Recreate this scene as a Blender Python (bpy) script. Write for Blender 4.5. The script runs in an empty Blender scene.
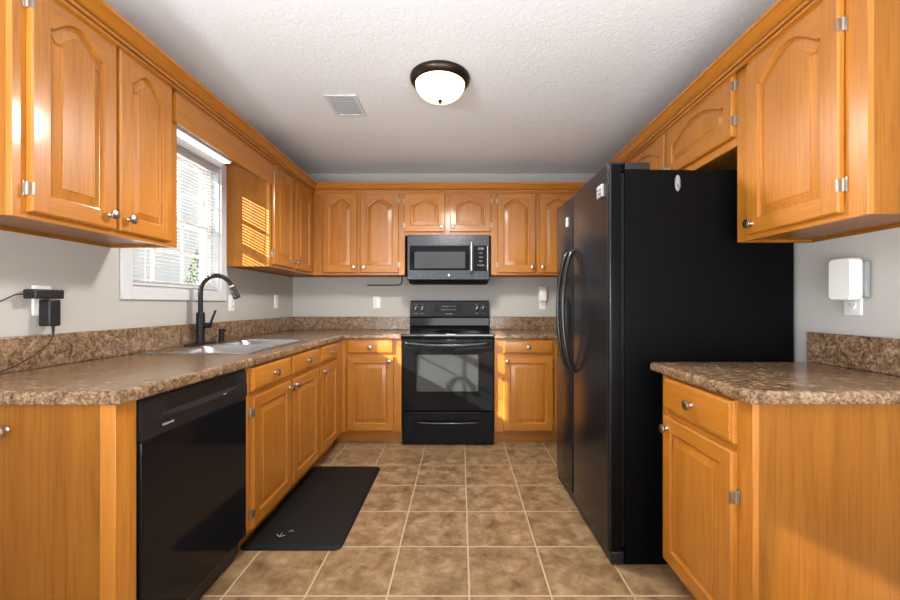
import bpy, bmesh, math, random
from math import pi, sin, cos, radians
from mathutils import Vector, Matrix, Euler

random.seed(7)
sc = bpy.context.scene
col = sc.collection

XL, XR, YB, YF, ZC = -1.645, 1.515, 3.94, -3.3, 2.44
CT = .914            # counter top
CB = .876            # counter underside
UB, UT = 1.426, 2.19  # wall cabinets

# ------------------------------------------------------------------ camera
cd = bpy.data.cameras.new('camera')
cam = bpy.data.objects.new('camera', cd)
col.objects.link(cam)
cam.location = (0, 0, 1.16)
cam.rotation_euler = (pi / 2, 0, 0)
cd.sensor_width = 36
cd.lens = 402 / 900 * 36
cd.shift_x = -10.5 / 900
cd.shift_y = 4.5 / 900
cd.clip_start = 0.02
sc.camera = cam

# ------------------------------------------------------------------ world, sun, daylight, exposure
sc.view_settings.view_transform = 'Standard'
sc.view_settings.look = 'None'
sc.view_settings.gamma = 1
sc.view_settings.use_curve_mapping = False
sc.view_settings.exposure = 0.66
sc.cycles.use_denoising = True
sc.cycles.sample_clamp_indirect = 6
sc.cycles.max_bounces = 10
sc.cycles.diffuse_bounces = 6

w = bpy.data.worlds.new('sky')
sc.world = w
w.use_nodes = True
bg = w.node_tree.nodes['Background']
bg.inputs[0].default_value = (0.93, 0.97, 1.0, 1)
bg.inputs[1].default_value = .54


def light(name, kind, loc, direction, energy, color=(1, 1, 1), size=None, angle=None):
    ld = bpy.data.lights.new(name, kind)
    ld.energy = energy
    ld.color = color
    if size:
        ld.shape = 'RECTANGLE'
        ld.size, ld.size_y = size
    if angle is not None:
        ld.angle = angle
    o = bpy.data.objects.new(name, ld)
    col.objects.link(o)
    o.location = loc
    o.rotation_euler = Vector(direction).to_track_quat('-Z', 'Y').to_euler()
    return o


light('sun', 'SUN', (-6, -3, 5), (1, .60, -.53), 34.0, (1.0, .93, .84), angle=radians(.6))
# daylight through the rear patio door, through the dining window, and off the sunlit patio under the sink window
light('rear_door_daylight', 'AREA', (.3, -3.2, 1.15), (0, 1, .06), 5, (.90, .955, 1.0), size=(2.2, 2.0))
light('dining_window_daylight', 'AREA', (-1.15, -1.5, 1.15), (1, .8, .30), 9, (.90, .955, 1.0), size=(1.3, 1.8))
light('ceiling_fill', 'AREA', (.40, -.60, .90), (0, .42, 1), 58, (.93, .965, 1.0), size=(2.0, 1.4))  # added lamp aimed up, standing in for a flash bounced off the ceiling
light('left_ceiling_fill', 'AREA', (-1.42, -.55, 1.30), (.25, .30, 1), 58, (.92, .96, 1.0), size=(.4, 1.0))  # added upward lamp at left; lights the ceiling, leaving a wedge of shade
light('patio_bounce', 'AREA', (-3.3, 2.4, .25), (.3, 0, 1), 60, (.97, .98, 1.0), size=(2.6, 3.0))

# ------------------------------------------------------------------ materials
def mat(name):
    m = bpy.data.materials.new(name)
    m.use_nodes = True
    nt = m.node_tree
    b = nt.nodes['Principled BSDF']
    return m, nt, b


def simple(name, c, rough=.5, metal=0, coat=0, emis=0, emc=None, spec=.5):
    m, nt, b = mat(name)
    b.inputs['Base Color'].default_value = (*c, 1)
    b.inputs['Roughness'].default_value = rough
    b.inputs['Metallic'].default_value = metal
    b.inputs['Coat Weight'].default_value = coat
    b.inputs['Coat Roughness'].default_value = .08
    b.inputs['Specular IOR Level'].default_value = spec
    if emis:
        b.inputs['Emission Color'].default_value = (*(emc or c), 1)
        b.inputs['Emission Strength'].default_value = emis
    # very slight surface variation so nothing is a perfectly even tone
    n = nt.nodes.new('ShaderNodeTexNoise')
    n.inputs['Scale'].default_value = 60
    n.inputs['Detail'].default_value = 3
    mr = nt.nodes.new('ShaderNodeMapRange')
    mr.inputs['To Min'].default_value = max(0, rough - .04)
    mr.inputs['To Max'].default_value = min(1, rough + .04)
    nt.links.new(n.outputs['Fac'], mr.inputs['Value'])
    nt.links.new(mr.outputs['Result'], b.inputs['Roughness'])
    return m


def ramp(nt, stops, interp='LINEAR'):
    r = nt.nodes.new('ShaderNodeValToRGB')
    r.color_ramp.interpolation = interp
    els = r.color_ramp.elements
    while len(els) < len(stops):
        els.new(.5)
    for e, (p, c) in zip(els, stops):
        e.position = p
        e.color = (*c, 1)
    return r


def oak(name, axis, dark=1.0, coat=.4):
    m, nt, b = mat(name)
    L = nt.links.new
    tc = nt.nodes.new('ShaderNodeTexCoord')
    oi = nt.nodes.new('ShaderNodeObjectInfo')
    sc_ = nt.nodes.new('ShaderNodeVectorMath'); sc_.operation = 'SCALE'
    cmb = nt.nodes.new('ShaderNodeCombineXYZ')
    L(oi.outputs['Random'], cmb.inputs[0]); L(oi.outputs['Random'], cmb.inputs[1]); L(oi.outputs['Random'], cmb.inputs[2])
    L(cmb.outputs[0], sc_.inputs[0]); sc_.inputs['Scale'].default_value = 17.3
    add = nt.nodes.new('ShaderNodeVectorMath'); add.operation = 'ADD'
    L(tc.outputs['Object'], add.inputs[0]); L(sc_.outputs[0], add.inputs[1])

    def noise(across, along, detail, dist=0):
        mp = nt.nodes.new('ShaderNodeMapping')
        s = [across] * 3
        s[axis] = along
        mp.inputs['Scale'].default_value = s
        L(add.outputs[0], mp.inputs['Vector'])
        n = nt.nodes.new('ShaderNodeTexNoise')
        n.inputs['Scale'].default_value = 1
        n.inputs['Detail'].default_value = detail
        n.inputs['Distortion'].default_value = dist
        L(mp.outputs[0], n.inputs['Vector'])
        return n
    n1 = noise(16, 1.1, 5, .8)
    r1 = ramp(nt, [(.22, (.36 * dark, .124 * dark, .010 * dark)), (.5, (.425 * dark, .154 * dark, .015 * dark)), (.78, (.49 * dark, .187 * dark, .023 * dark))])
    L(n1.outputs['Fac'], r1.inputs[0])
    n2 = noise(170, 5, 3)
    r2 = ramp(nt, [(.34, (.70, .62, .52)), (.50, (1, 1, 1))])
    L(n2.outputs['Fac'], r2.inputs[0])
    mx = nt.nodes.new('ShaderNodeMix'); mx.data_type = 'RGBA'; mx.blend_type = 'MULTIPLY'
    mx.inputs['Factor'].default_value = .55
    L(r1.outputs[0], mx.inputs['A']); L(r2.outputs[0], mx.inputs['B'])
    # per-board tone
    hsv = nt.nodes.new('ShaderNodeHueSaturation')
    mr = nt.nodes.new('ShaderNodeMapRange')
    mr.inputs['To Min'].default_value = .92; mr.inputs['To Max'].default_value = 1.08
    L(oi.outputs['Random'], mr.inputs['Value']); L(mr.outputs[0], hsv.inputs['Value'])
    L(mx.outputs['Result'], hsv.inputs['Color'])
    L(hsv.outputs[0], b.inputs['Base Color'])
    b.inputs['Roughness'].default_value = .38
    b.inputs['Coat Weight'].default_value = coat
    b.inputs['Specular IOR Level'].default_value = .5 if coat > .2 else .2
    b.inputs['Coat Roughness'].default_value = .13
    bp = nt.nodes.new('ShaderNodeBump'); bp.inputs['Strength'].default_value = .08; bp.inputs['Distance'].default_value = .002
    L(n2.outputs['Fac'], bp.inputs['Height']); L(bp.outputs[0], b.inputs['Normal'])
    return m


OX, OY, OZ = oak('oak_along_x', 0), oak('oak_along_y', 1), oak('oak_along_z', 2)
OAK = [OZ, OX, OY]
KICK = OX
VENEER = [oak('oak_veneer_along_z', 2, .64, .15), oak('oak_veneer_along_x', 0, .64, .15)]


def laminate():
    m, nt, b = mat('granite_laminate')
    L = nt.links.new
    tc = nt.nodes.new('ShaderNodeTexCoord')

    def noise(s, d, dist=0):
        n = nt.nodes.new('ShaderNodeTexNoise')
        n.inputs['Scale'].default_value = s; n.inputs['Detail'].default_value = d
        n.inputs['Distortion'].default_value = dist; n.inputs['Roughness'].default_value = .62
        L(tc.outputs['Object'], n.inputs['Vector'])
        return n
    a = noise(34, 9, .8)
    r = ramp(nt, [(.28, (.060, .034, .019)), (.41, (.160, .098, .056)), (.52, (.25, .163, .098)), (.63, (.34, .24, .155)), (.76, (.50, .40, .30))])
    L(a.outputs['Fac'], r.inputs[0])
    c = noise(110, 4)
    r2 = ramp(nt, [(.36, (.45, .38, .33)), (.50, (.90, .87, .83)), (.66, (1.2, 1.15, 1.10))])
    L(c.outputs['Fac'], r2.inputs[0])
    mx = nt.nodes.new('ShaderNodeMix'); mx.data_type = 'RGBA'; mx.blend_type = 'MULTIPLY'; mx.inputs['Factor'].default_value = 1.0
    L(r.outputs[0], mx.inputs['A']); L(r2.outputs[0], mx.inputs['B'])
    L(mx.outputs['Result'], b.inputs['Base Color'])
    b.inputs['Roughness'].default_value = .22
    b.inputs['Specular IOR Level'].default_value = .5
    return m


def tile():
    m, nt, b = mat('ceramic_tile')
    L = nt.links.new
    g = nt.nodes.new('ShaderNodeNewGeometry')
    mp = nt.nodes.new('ShaderNodeMapping')
    T = .3262
    mp.inputs['Location'].default_value = (-.035 + T * 20, -1.600 + T * 20, 0)
    L(g.outputs['Position'], mp.inputs['Vector'])
    br = nt.nodes.new('ShaderNodeTexBrick')
    br.offset = 0; br.squash = 1
    br.inputs['Scale'].default_value = 1
    br.inputs['Brick Width'].default_value = T
    br.inputs['Row Height'].default_value = T
    br.inputs['Mortar Size'].default_value = .0042
    br.inputs['Mortar Smooth'].default_value = .2
    br.inputs['Color1'].default_value = (0, 0, 0, 1)
    br.inputs['Color2'].default_value = (1, 1, 1, 1)
    L(mp.outputs[0], br.inputs['Vector'])
    # an offset per tile so that the mottling breaks at the grout
    of = nt.nodes.new('ShaderNodeVectorMath'); of.operation = 'SCALE'; of.inputs['Scale'].default_value = 9
    L(br.outputs['Color'], of.inputs[0])
    ad = nt.nodes.new('ShaderNodeVectorMath'); ad.operation = 'ADD'
    L(mp.outputs[0], ad.inputs[0]); L(of.outputs[0], ad.inputs[1])
    n = nt.nodes.new('ShaderNodeTexNoise')
    n.inputs['Scale'].default_value = 11; n.inputs['Detail'].default_value = 9; n.inputs['Distortion'].default_value = .35; n.inputs['Roughness'].default_value = .66
    L(ad.outputs[0], n.inputs['Vector'])
    r = ramp(nt, [(.30, (.135, .078, .036)), (.45, (.250, .152, .074)), (.55, (.325, .207, .107)), (.70, (.45, .305, .172))])
    L(n.outputs['Fac'], r.inputs[0])
    mx = nt.nodes.new('ShaderNodeMix'); mx.data_type = 'RGBA'
    L(br.outputs['Fac'], mx.inputs['Factor']); L(r.outputs[0], mx.inputs['A'])
    mx.inputs['B'].default_value = (.52, .39, .25, 1)
    L(mx.outputs['Result'], b.inputs['Base Color'])
    mr = nt.nodes.new('ShaderNodeMapRange'); mr.inputs['To Min'].default_value = .34; mr.inputs['To Max'].default_value = .8
    L(br.outputs['Fac'], mr.inputs['Value']); L(mr.outputs[0], b.inputs['Roughness'])
    sub = nt.nodes.new('ShaderNodeMath'); sub.operation = 'SUBTRACT'
    ml = nt.nodes.new('ShaderNodeMath'); ml.operation = 'MULTIPLY'; ml.inputs[1].default_value = .25
    L(n.outputs['Fac'], ml.inputs[0]); L(ml.outputs[0], sub.inputs[0]); L(br.outputs['Fac'], sub.inputs[1])
    bp = nt.nodes.new('ShaderNodeBump'); bp.inputs['Strength'].default_value = .5; bp.inputs['Distance'].default_value = .003
    L(sub.outputs[0], bp.inputs['Height']); L(bp.outputs[0], b.inputs['Normal'])
    return m


def plaster(name, c, scale, strength, dist):
    m, nt, b = mat(name)
    L = nt.links.new
    tc = nt.nodes.new('ShaderNodeTexCoord')
    n = nt.nodes.new('ShaderNodeTexNoise'); n.inputs['Scale'].default_value = scale; n.inputs['Detail'].default_value = 6; n.inputs['Distortion'].default_value = 1.6
    L(tc.outputs['Object'], n.inputs['Vector'])
    r = ramp(nt, [(.46, (0, 0, 0)), (.53, (1, 1, 1)), (.58, (.55, .55, .55))])
    L(n.outputs['Fac'], r.inputs[0])
    bp = nt.nodes.new('ShaderNodeBump'); bp.inputs['Strength'].default_value = strength; bp.inputs['Distance'].default_value = dist
    L(r.outputs[0], bp.inputs['Height']); L(bp.outputs[0], b.inputs['Normal'])
    b.inputs['Base Color'].default_value = (*c, 1)
    b.inputs['Roughness'].default_value = .8
    b.inputs['Specular IOR Level'].default_value = .25
    return m


def glass(name, tint=(1, 1, 1), refl=.08):
    m, nt, b = mat(name)
    nt.nodes.remove(b)
    out = nt.nodes['Material Output']
    t = nt.nodes.new('ShaderNodeBsdfTransparent'); t.inputs[0].default_value = (*tint, 1)
    g = nt.nodes.new('ShaderNodeBsdfGlossy'); g.inputs['Roughness'].default_value = .02
    mx = nt.nodes.new('ShaderNodeMixShader'); mx.inputs[0].default_value = refl
    nt.links.new(t.outputs[0], mx.inputs[1]); nt.links.new(g.outputs[0], mx.inputs[2]); nt.links.new(mx.outputs[0], out.inputs[0])
    return m


def slat_mat():
    m, nt, b = mat('blind_vinyl')
    out = nt.nodes['Material Output']
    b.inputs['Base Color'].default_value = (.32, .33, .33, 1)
    b.inputs['Roughness'].default_value = .45
    tr = nt.nodes.new('ShaderNodeBsdfTranslucent'); tr.inputs[0].default_value = (.85, .86, .84, 1)
    mx = nt.nodes.new('ShaderNodeMixShader'); mx.inputs[0].default_value = .01
    nt.links.new(b.outputs[0], mx.inputs[1]); nt.links.new(tr.outputs[0], mx.inputs[2]); nt.links.new(mx.outputs[0], out.inputs[0])
    return m


def leaf_mat():
    m, nt, b = mat('leaves')
    n = nt.nodes.new('ShaderNodeTexNoise'); n.inputs['Scale'].default_value = 9
    r = ramp(nt, [(.3, (.03, .06, .02)), (.7, (.10, .17, .05))])
    nt.links.new(n.outputs['Fac'], r.inputs[0]); nt.links.new(r.outputs[0], b.inputs['Base Color'])
    b.inputs['Roughness'].default_value = .6
    return m


LAM = laminate()
M = dict(
    tile=tile(),
    wall=plaster('wall_paint', (.46, .44, .41), 120, .08, .001),
    ceil=plaster('ceiling_texture', (.76, .785, .81), 24, .30, .004),
    white=simple('white_paint', (.60, .615, .64), .4),
    vinyl=simple('white_vinyl', (.78, .78, .77), .35),
    plastic=simple('white_plastic', (.78, .78, .76), .35),
    grille=simple('grille_grey', (.42, .42, .42), .5),
    nickel=simple('brushed_nickel', (.46, .42, .37), .30, 1),
    steel=simple('stainless_steel', (.62, .63, .65), .26, 1),
    blackgloss=simple('black_enamel', (.006, .006, .007), .10, 0, 0, spec=.17),
    blacksmooth=simple('black_plastic', (.012, .012, .013), .32, spec=.35),
    blackside=simple('black_textured_steel', (.003, .003, .0035), .36, spec=.06),
    fridge=simple('black_door_finish', (.010, .010, .011), .22, 0, 0, spec=.33),
    blackstainless=simple('black_stainless', (.048, .051, .058), .28, .7),
    ovenglass=simple('oven_glass', (.040, .046, .048), .08, 0, .3),
    mwglass=simple('microwave_glass', (.05, .055, .06), .12, 0, .3),
    blackhandle=simple('black_handle', (.008, .008, .009), .20, spec=.6),
    cooktop=simple('ceramic_cooktop', (.010, .010, .011), .06, 0, .5),
    burner=simple('burner_ring_grey', (.12, .12, .12), .2),
    mark=simple('printed_grey', (.42, .42, .42), .5),
    badge=simple('badge_silver', (.40, .40, .40), .4, .6),
    bronze=simple('oiled_bronze', (.035, .024, .018), .32, .7),
    matteblack=simple('matte_black_metal', (.010, .010, .011), .46, 0, spec=.25),
    rubber=simple('black_rubber', (.008, .008, .009), .62, spec=.25),
    adapter=simple('adapter_black', (.010, .010, .011), .45),
    slot=simple('socket_slot', (.03, .03, .03), .6),
    display=simple('display_black', (.006, .006, .007), .2, spec=.15),
    ground=simple('patio_ground', (.45, .43, .40), .8),
    bark=simple('bark', (.10, .07, .05), .9),
    leaf=leaf_mat(),
    slat=slat_mat(),
    glass=glass('window_glass'),
    sun_dimming=glass('sun_dimming_glass', (.38, .38, .38)),  # grey tint added to weaken the sun through the unseen dining window
    dome=simple('alabaster_glass', (.9, .80, .62), .3, 0, 0, 1.25, (1.0, .78, .44)),
    tube=simple('light_diffuser', (.9, .9, .92), .4, 0, 0, .75, (1, 1, 1)),
    hook=simple('hook_plastic', (.24, .25, .255), .45),
)


# ------------------------------------------------------------------ mesh builder
class MB:
    def __init__(s):
        s.v, s.f, s.m = [], [], []

    def add(s, vs, fs, mi=0, mtx=None):
        n = len(s.v)
        for p in vs:
            p = Vector(p)
            s.v.append(mtx @ p if mtx else p)
        for f in fs:
            s.f.append([n + i for i in f])
            s.m.append(mi)

    def box(s, x0, x1, y0, y1, z0, z1, mi=0, mtx=None):
        vs = [(x0, y0, z0), (x1, y0, z0), (x1, y1, z0), (x0, y1, z0), (x0, y0, z1), (x1, y0, z1), (x1, y1, z1), (x0, y1, z1)]
        s.add(vs, [(3, 2, 1, 0), (4, 5, 6, 7), (0, 1, 5, 4), (1, 2, 6, 5), (2, 3, 7, 6), (3, 0, 4, 7)], mi, mtx)

    def rings(s, rs, mi=0, cap0=True, cap1=True, mtx=None, mis=None):
        """loft closed rings having the same number of points"""
        n = len(rs[0])
        vs = [p for r in rs for p in r]
        fs, ms = [], []
        for k in range(len(rs) - 1):
            for i in range(n):
                j = (i + 1) % n
                fs.append((k * n + i, k * n + j, (k + 1) * n + j, (k + 1) * n + i))
        if cap0:
            fs.append(tuple(reversed(range(n))))
        if cap1:
            fs.append(tuple(range((len(rs) - 1) * n, len(rs) * n)))
        s.add(vs, fs, mi, mtx)

    def lathe(s, prof, seg=24, mi=0, mtx=None):
        rs = []
        for r, z in prof:
            rs.append([(r * cos(2 * pi * i / seg), r * sin(2 * pi * i / seg), z) for i in range(seg)])
        s.rings(rs, mi, True, True, mtx)

    def tube(s, pts, rad, seg=12, mi=0, flat=1.0, mtx=None):
        pts = [Vector(p) for p in pts]
        if not isinstance(rad, (list, tuple)):
            rad = [rad] * len(pts)
        t0 = (pts[1] - pts[0]).normalized()
        up = Vector((0, 0, 1)) if abs(t0.z) < .9 else Vector((1, 0, 0))
        nrm = (up - t0 * up.dot(t0)).normalized()
        rs = []
        for i, p in enumerate(pts):
            a = pts[max(i - 1, 0)]; b = pts[min(i + 1, len(pts) - 1)]
            t = (b - a).normalized()
            nrm = (nrm - t * nrm.dot(t)).normalized()
            bi = t.cross(nrm)
            rs.append([p + (nrm * cos(2 * pi * k / seg) + bi * sin(2 * pi * k / seg) * flat) * rad[i] for k in range(seg)])
        s.rings(rs, mi, True, True, mtx)

    def prism(s, poly, a0, a1, axis='y', mi=0, mtx=None):
        """poly in the two other axes, extruded along axis"""
        def P(u, v, a):
            return {'y': (u, a, v), 'x': (a, u, v), 'z': (u, v, a)}[axis]
        s.rings([[P(u, v, a0) for u, v in poly], [P(u, v, a1) for u, v in poly]], mi, True, True, mtx)

    def build(s, name, mats, parent=None, bevel=0, smooth=35, loc=None, seg=2):
        me = bpy.data.meshes.new(name)
        if not isinstance(mats, (list, tuple)):
            mats = [mats]
        for m in mats:
            me.materials.append(m)
        me.from_pydata([tuple(p) for p in s.v], [], s.f)
        me.polygons.foreach_set('material_index', s.m)
        bm = bmesh.new(); bm.from_mesh(me)
        bmesh.ops.recalc_face_normals(bm, faces=bm.faces)
        bm.to_mesh(me); bm.free()
        if smooth:
            me.polygons.foreach_set('use_smooth', [True] * len(me.polygons))
            me.set_sharp_from_angle(angle=radians(smooth))
        me.update()
        o = bpy.data.objects.new(name, me)
        col.objects.link(o)
        if parent:
            o.parent = parent
        if loc:
            o.location = loc
        if bevel:
            md = o.modifiers.new('bevel', 'BEVEL')
            md.width = bevel; md.segments = seg; md.limit_method = 'ANGLE'; md.angle_limit = radians(50)
            md.harden_normals = False
        return o


def tag(o, label, cat, group=None):
    o['label'] = label
    o['category'] = cat
    if group:
        o['group'] = group
    return o


def thing(name, label, cat, loc=(0, 0, 0), rz=0, group=None):
    o = bpy.data.objects.new(name, None)
    col.objects.link(o)
    o.location = loc
    o.rotation_euler = (0, 0, rz)
    o.empty_display_size = .1
    return tag(o, label, cat, group)


def struct(o):
    o['kind'] = 'structure'
    return o


def rot(ax, ang):
    return Matrix.Rotation(ang, 4, ax)


def tr(x, y, z):
    return Matrix.Translation((x, y, z))


def rrect(x0, x1, y0, y1, r, k=5):
    pts = []
    for cx, cy, a in ((x1 - r, y1 - r, 0), (x0 + r, y1 - r, pi / 2), (x0 + r, y0 + r, pi), (x1 - r, y0 + r, 3 * pi / 2)):
        for i in range(k + 1):
            t = a + pi / 2 * i / k
            pts.append((cx + r * cos(t), cy + r * sin(t)))
    return pts


def text(parent, body, loc, rote, size, m, name='lettering'):
    cu = bpy.data.curves.new(name, 'FONT')
    cu.body = body
    cu.size = size
    cu.extrude = .0004
    cu.align_x = 'CENTER'; cu.align_y = 'CENTER'
    cu.materials.append(m)
    o = bpy.data.objects.new(name, cu)
    col.objects.link(o)
    o.parent = parent
    o.location = loc
    o.rotation_euler = rote
    # real mesh letters
    bpy.context.view_layer.update()
    me = bpy.data.meshes.new_from_object(o.evaluated_get(bpy.context.evaluated_depsgraph_get()))
    bpy.data.objects.remove(o)
    o = bpy.data.objects.new(name, me)
    col.objects.link(o)
    o.parent = parent
    o.location = loc
    o.rotation_euler = rote
    return o


# ------------------------------------------------------------------ room shell
def slab(name, x0, x1, y0, y1, z0, z1, m):
    b = MB(); b.box(x0, x1, y0, y1, z0, z1)
    return struct(b.build(name, m, smooth=0))


slab('floor', XL - .12, XR + .12, YF - .12, YB + .12, -.1, 0, M['tile'])
slab('ceiling', XL - .12, XR + .12, YF - .12, YB + .12, ZC, ZC + .1, M['ceil'])
slab('wall_back', XL - .12, XR + .12, YB, YB + .12, 0, ZC, M['wall'])
slab('wall_right', XR, XR + .12, YF, YB, 0, ZC, M['wall'])
W1 = (2.0, 2.74, 1.247, 2.085)       # sink window opening
W2 = (-2.0, -.36, .15, 1.98)           # dining window behind the camera


def wall_with_holes(name, fixed, a0, a1, holes, m):
    b = MB()
    def piece(p0, p1, z0, z1):
        if p1 - p0 > 1e-4 and z1 - z0 > 1e-4:
            if fixed[0] == 'x':
                b.box(fixed[1], fixed[2], p0, p1, z0, z1)
            else:
                b.box(p0, p1, fixed[1], fixed[2], z0, z1)
    cur = a0
    for h0, h1, z0, z1 in sorted(holes):
        piece(cur, h0, 0, ZC)
        piece(h0, h1, 0, z0)
        piece(h0, h1, z1, ZC)
        cur = h1
    piece(cur, a1, 0, ZC)
    return struct(b.build(name, m, smooth=0))


wall_with_holes('wall_left', ('x', XL - .12, XL), YF, YB, [W1, W2], M['wall'])
wall_with_holes('wall_front', ('y', YF - .12, YF), XL, XR, [(-1.35, 1.30, 0.02, 2.1)], M['wall'])
b = MB(); b.box(-14, XL - .125, -10, 16, -.12, -.02)
struct(b.build('ground', M['ground'], smooth=0))


def window(name, axis, h, casing=.062, grid=(0, 0), double=True, proud=.016, pane='glass'):
    """frame with sash(es), panes and interior casing; axis 'x' = in the left wall, 'y' = in the front wall"""
    a0, a1, z0, z1 = h
    def P(b, d0, d1, p0, p1, q0, q1):
        if axis == 'x':
            b.box(XL + d0, XL + d1, p0, p1, q0, q1)
        else:
            b.box(p0, p1, YF + d0, YF + d1, q0, q1)
    fr = MB()
    t = .02
    for p in ((a0, a0 + t, z0, z1), (a1 - t, a1, z0, z1), (a0 + t, a1 - t, z0, z0 + t), (a0 + t, a1 - t, z1 - t, z1)):
        P(fr, -.12, -.045, *p)
    root = struct(fr.build(name, M['vinyl'], bevel=.002))
    cs = MB()
    c = casing
    P(cs, 0, proud, a0 - c, a0, z0 - c, z1 + .04); P(cs, 0, proud, a1, a1 + c, z0 - c, z1 + .04)
    P(cs, 0, proud, a0, a1, z0 - c, z0); P(cs, 0, proud, a0, a1, z1, z1 + .04)
    # jamb liner of the reveal
    P(cs, -.045, 0, a0, a0 + .006, z0, z1); P(cs, -.045, 0, a1 - .006, a1, z0, z1)
    P(cs, -.045, 0, a0 + .006, a1 - .006, z0, z0 + .006); P(cs, -.045, 0, a0 + .006, a1 - .006, z1 - .006, z1)
    cs.build('casing', M['white'], root, bevel=.003)
    zm = (z0 + z1) / 2
    spans = [(z0 + t, zm + .018, -.085), (zm - .018, z1 - t, -.108)] if double else [(z0 + t, z1 - t, -.1)]
    for q0, q1, d in spans:
        sb = MB()
        s_ = .028
        p0, p1 = a0 + t, a1 - t
        P(sb, d, d + .022, p0, p0 + s_, q0, q1); P(sb, d, d + .022, p1 - s_, p1, q0, q1)
        P(sb, d, d + .022, p0 + s_, p1 - s_, q0, q0 + s_); P(sb, d, d + .022, p0 + s_, p1 - s_, q1 - s_, q1)
        for i in range(grid[0]):
            x = p0 + (p1 - p0) * (i + 1) / (grid[0] + 1)
            P(sb, d + .006, d + .016, x - .008, x + .008, q0 + s_, q1 - s_)
        for i in range(grid[1]):
            z = q0 + (q1 - q0) * (i + 1) / (grid[1] + 1)
            P(sb, d + .007, d + .015, p0 + s_, p1 - s_, z - .008, z + .008)
        sash = sb.build('sash', M['vinyl'], root, bevel=.002)
        gb = MB()
        P(gb, d + .009, d + .013, p0 + s_, p1 - s_, q0 + s_, q1 - s_)
        gb.build('pane', M[pane], sash, smooth=0)
    return root


window('window_1', 'x', W1, grid=(2, 1))
window('window_2', 'x', W2, double=False, pane='sun_dimming')
window('door_1', 'y', (-1.35, 1.30, .02, 2.1), casing=.018, grid=(1, 0), double=False)


# ------------------------------------------------------------------ cabinet doors
def poly_offset(pts, d):
    n = len(pts)
    out = []
    for i in range(n):
        p0, p1, p2 = Vector(pts[i - 1]), Vector(pts[i]), Vector(pts[(i + 1) % n])
        e1 = (p1 - p0).normalized(); e2 = (p2 - p1).normalized()
        n1 = Vector((-e1.y, e1.x)); n2 = Vector((-e2.y, e2.x))
        q = p1 + (n1 + n2) * d / max(.35, 1 + n1.dot(n2))
        out.append((q.x, q.y))
    return out


def arch_profile(t):
    a = abs(t)
    if a > .92:
        return 0.0
    return (1 - (a / .92) ** 2) ** 1.25


def panel_door(w, h, arch=.0, st=.055, rt=.052, rb=.057, t=.020):
    """raised-panel door, lower left corner of its back at the origin, front towards -y"""
    b = MB()
    c = .005
    ch = [[(0, 0, 0), (w, 0, 0), (w, 0, h), (0, 0, h)], [(0, -(t - c), 0), (w, -(t - c), 0), (w, -(t - c), h), (0, -(t - c), h)],
          [(c, -t, c), (w - c, -t, c), (w - c, -t, h - c), (c, -t, h - c)]]
    b.rings(ch, 0, True, False)
    zs = h - rt - arch
    N = 28 if arch else 2
    top = []
    for i in range(N + 1):
        u = i / N
        x = (w - st) + (2 * st - w) * u
        top.append((x, zs + arch * arch_profile(2 * u - 1)))
    op = [(st, rb), (w - st, rb)] + top
    # stiles and rails
    b.add([(c, -t, c), (st, -t, c), (st, -t, h - c), (c, -t, h - c)], [(0, 1, 2, 3)], 0)
    b.add([(w - st, -t, c), (w - c, -t, c), (w - c, -t, h - c), (w - st, -t, h - c)], [(0, 1, 2, 3)], 0)
    b.add([(st, -t, c), (w - st, -t, c), (w - st, -t, rb), (st, -t, rb)], [(0, 1, 2, 3)], 1)
    for i in range(N):
        (xa, za), (xb, zb) = top[i], top[i + 1]
        b.add([(xb, -t, zb), (xa, -t, za), (xa, -t, h - c), (xb, -t, h - c)], [(0, 1, 2, 3)], 1)
    def ring(d, y):
        return [(x, y, z) for x, z in (poly_offset(op, d) if d else op)]
    bw = min(.030, (w - 2 * st) * .2, (h - rt - rb - arch) * .24)
    if arch:
        bw = min(bw, .85 * (.46 * (w - 2 * st)) ** 2 / (2.5 * arch) - .012)
    b.rings([ring(0, -t), ring(.002, -t + .001), ring(.0045, -t + .010), ring(.009, -t + .0115), ring(.009 + bw, -t + .003), ring(.010 + bw, -t + .0005)], 0, False, True)
    return b


def drawer_slab(w, h, t=.020):
    b = MB()
    def r(d, y):
        return [(d, y, d), (w - d, y, d), (w - d, y, h - d), (d, y, h - d)]
    b.rings([r(0, 0), r(0, -.011), r(.003, -.014), r(.006, -.0145), r(.013, -.0195), r(.016, -t)], 1, True, True)
    return b


KNOB_PROF = [(.0001, 0), (.0085, 0), (.0085, .0025), (.0055, .005), (.005, .012), (.009, .016), (.0145, .019), (.0165, .0225), (.0155, .0265), (.010, .029), (.0001, .030)]
_knob = None


def knob(parent, x, z, y=-.020):
    global _knob
    if _knob is None:
        b = MB(); b.lathe([(r * 1.08, z) for r, z in KNOB_PROF], 20, 0, rot('X', pi / 2))
        _knob = b.build('knob', M['nickel'], parent, smooth=50)
        o = _knob
    else:
        o = _knob.copy(); col.objects.link(o); o.parent = parent
    o.location = (x, y, z)
    return o


_hinge = {}


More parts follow.
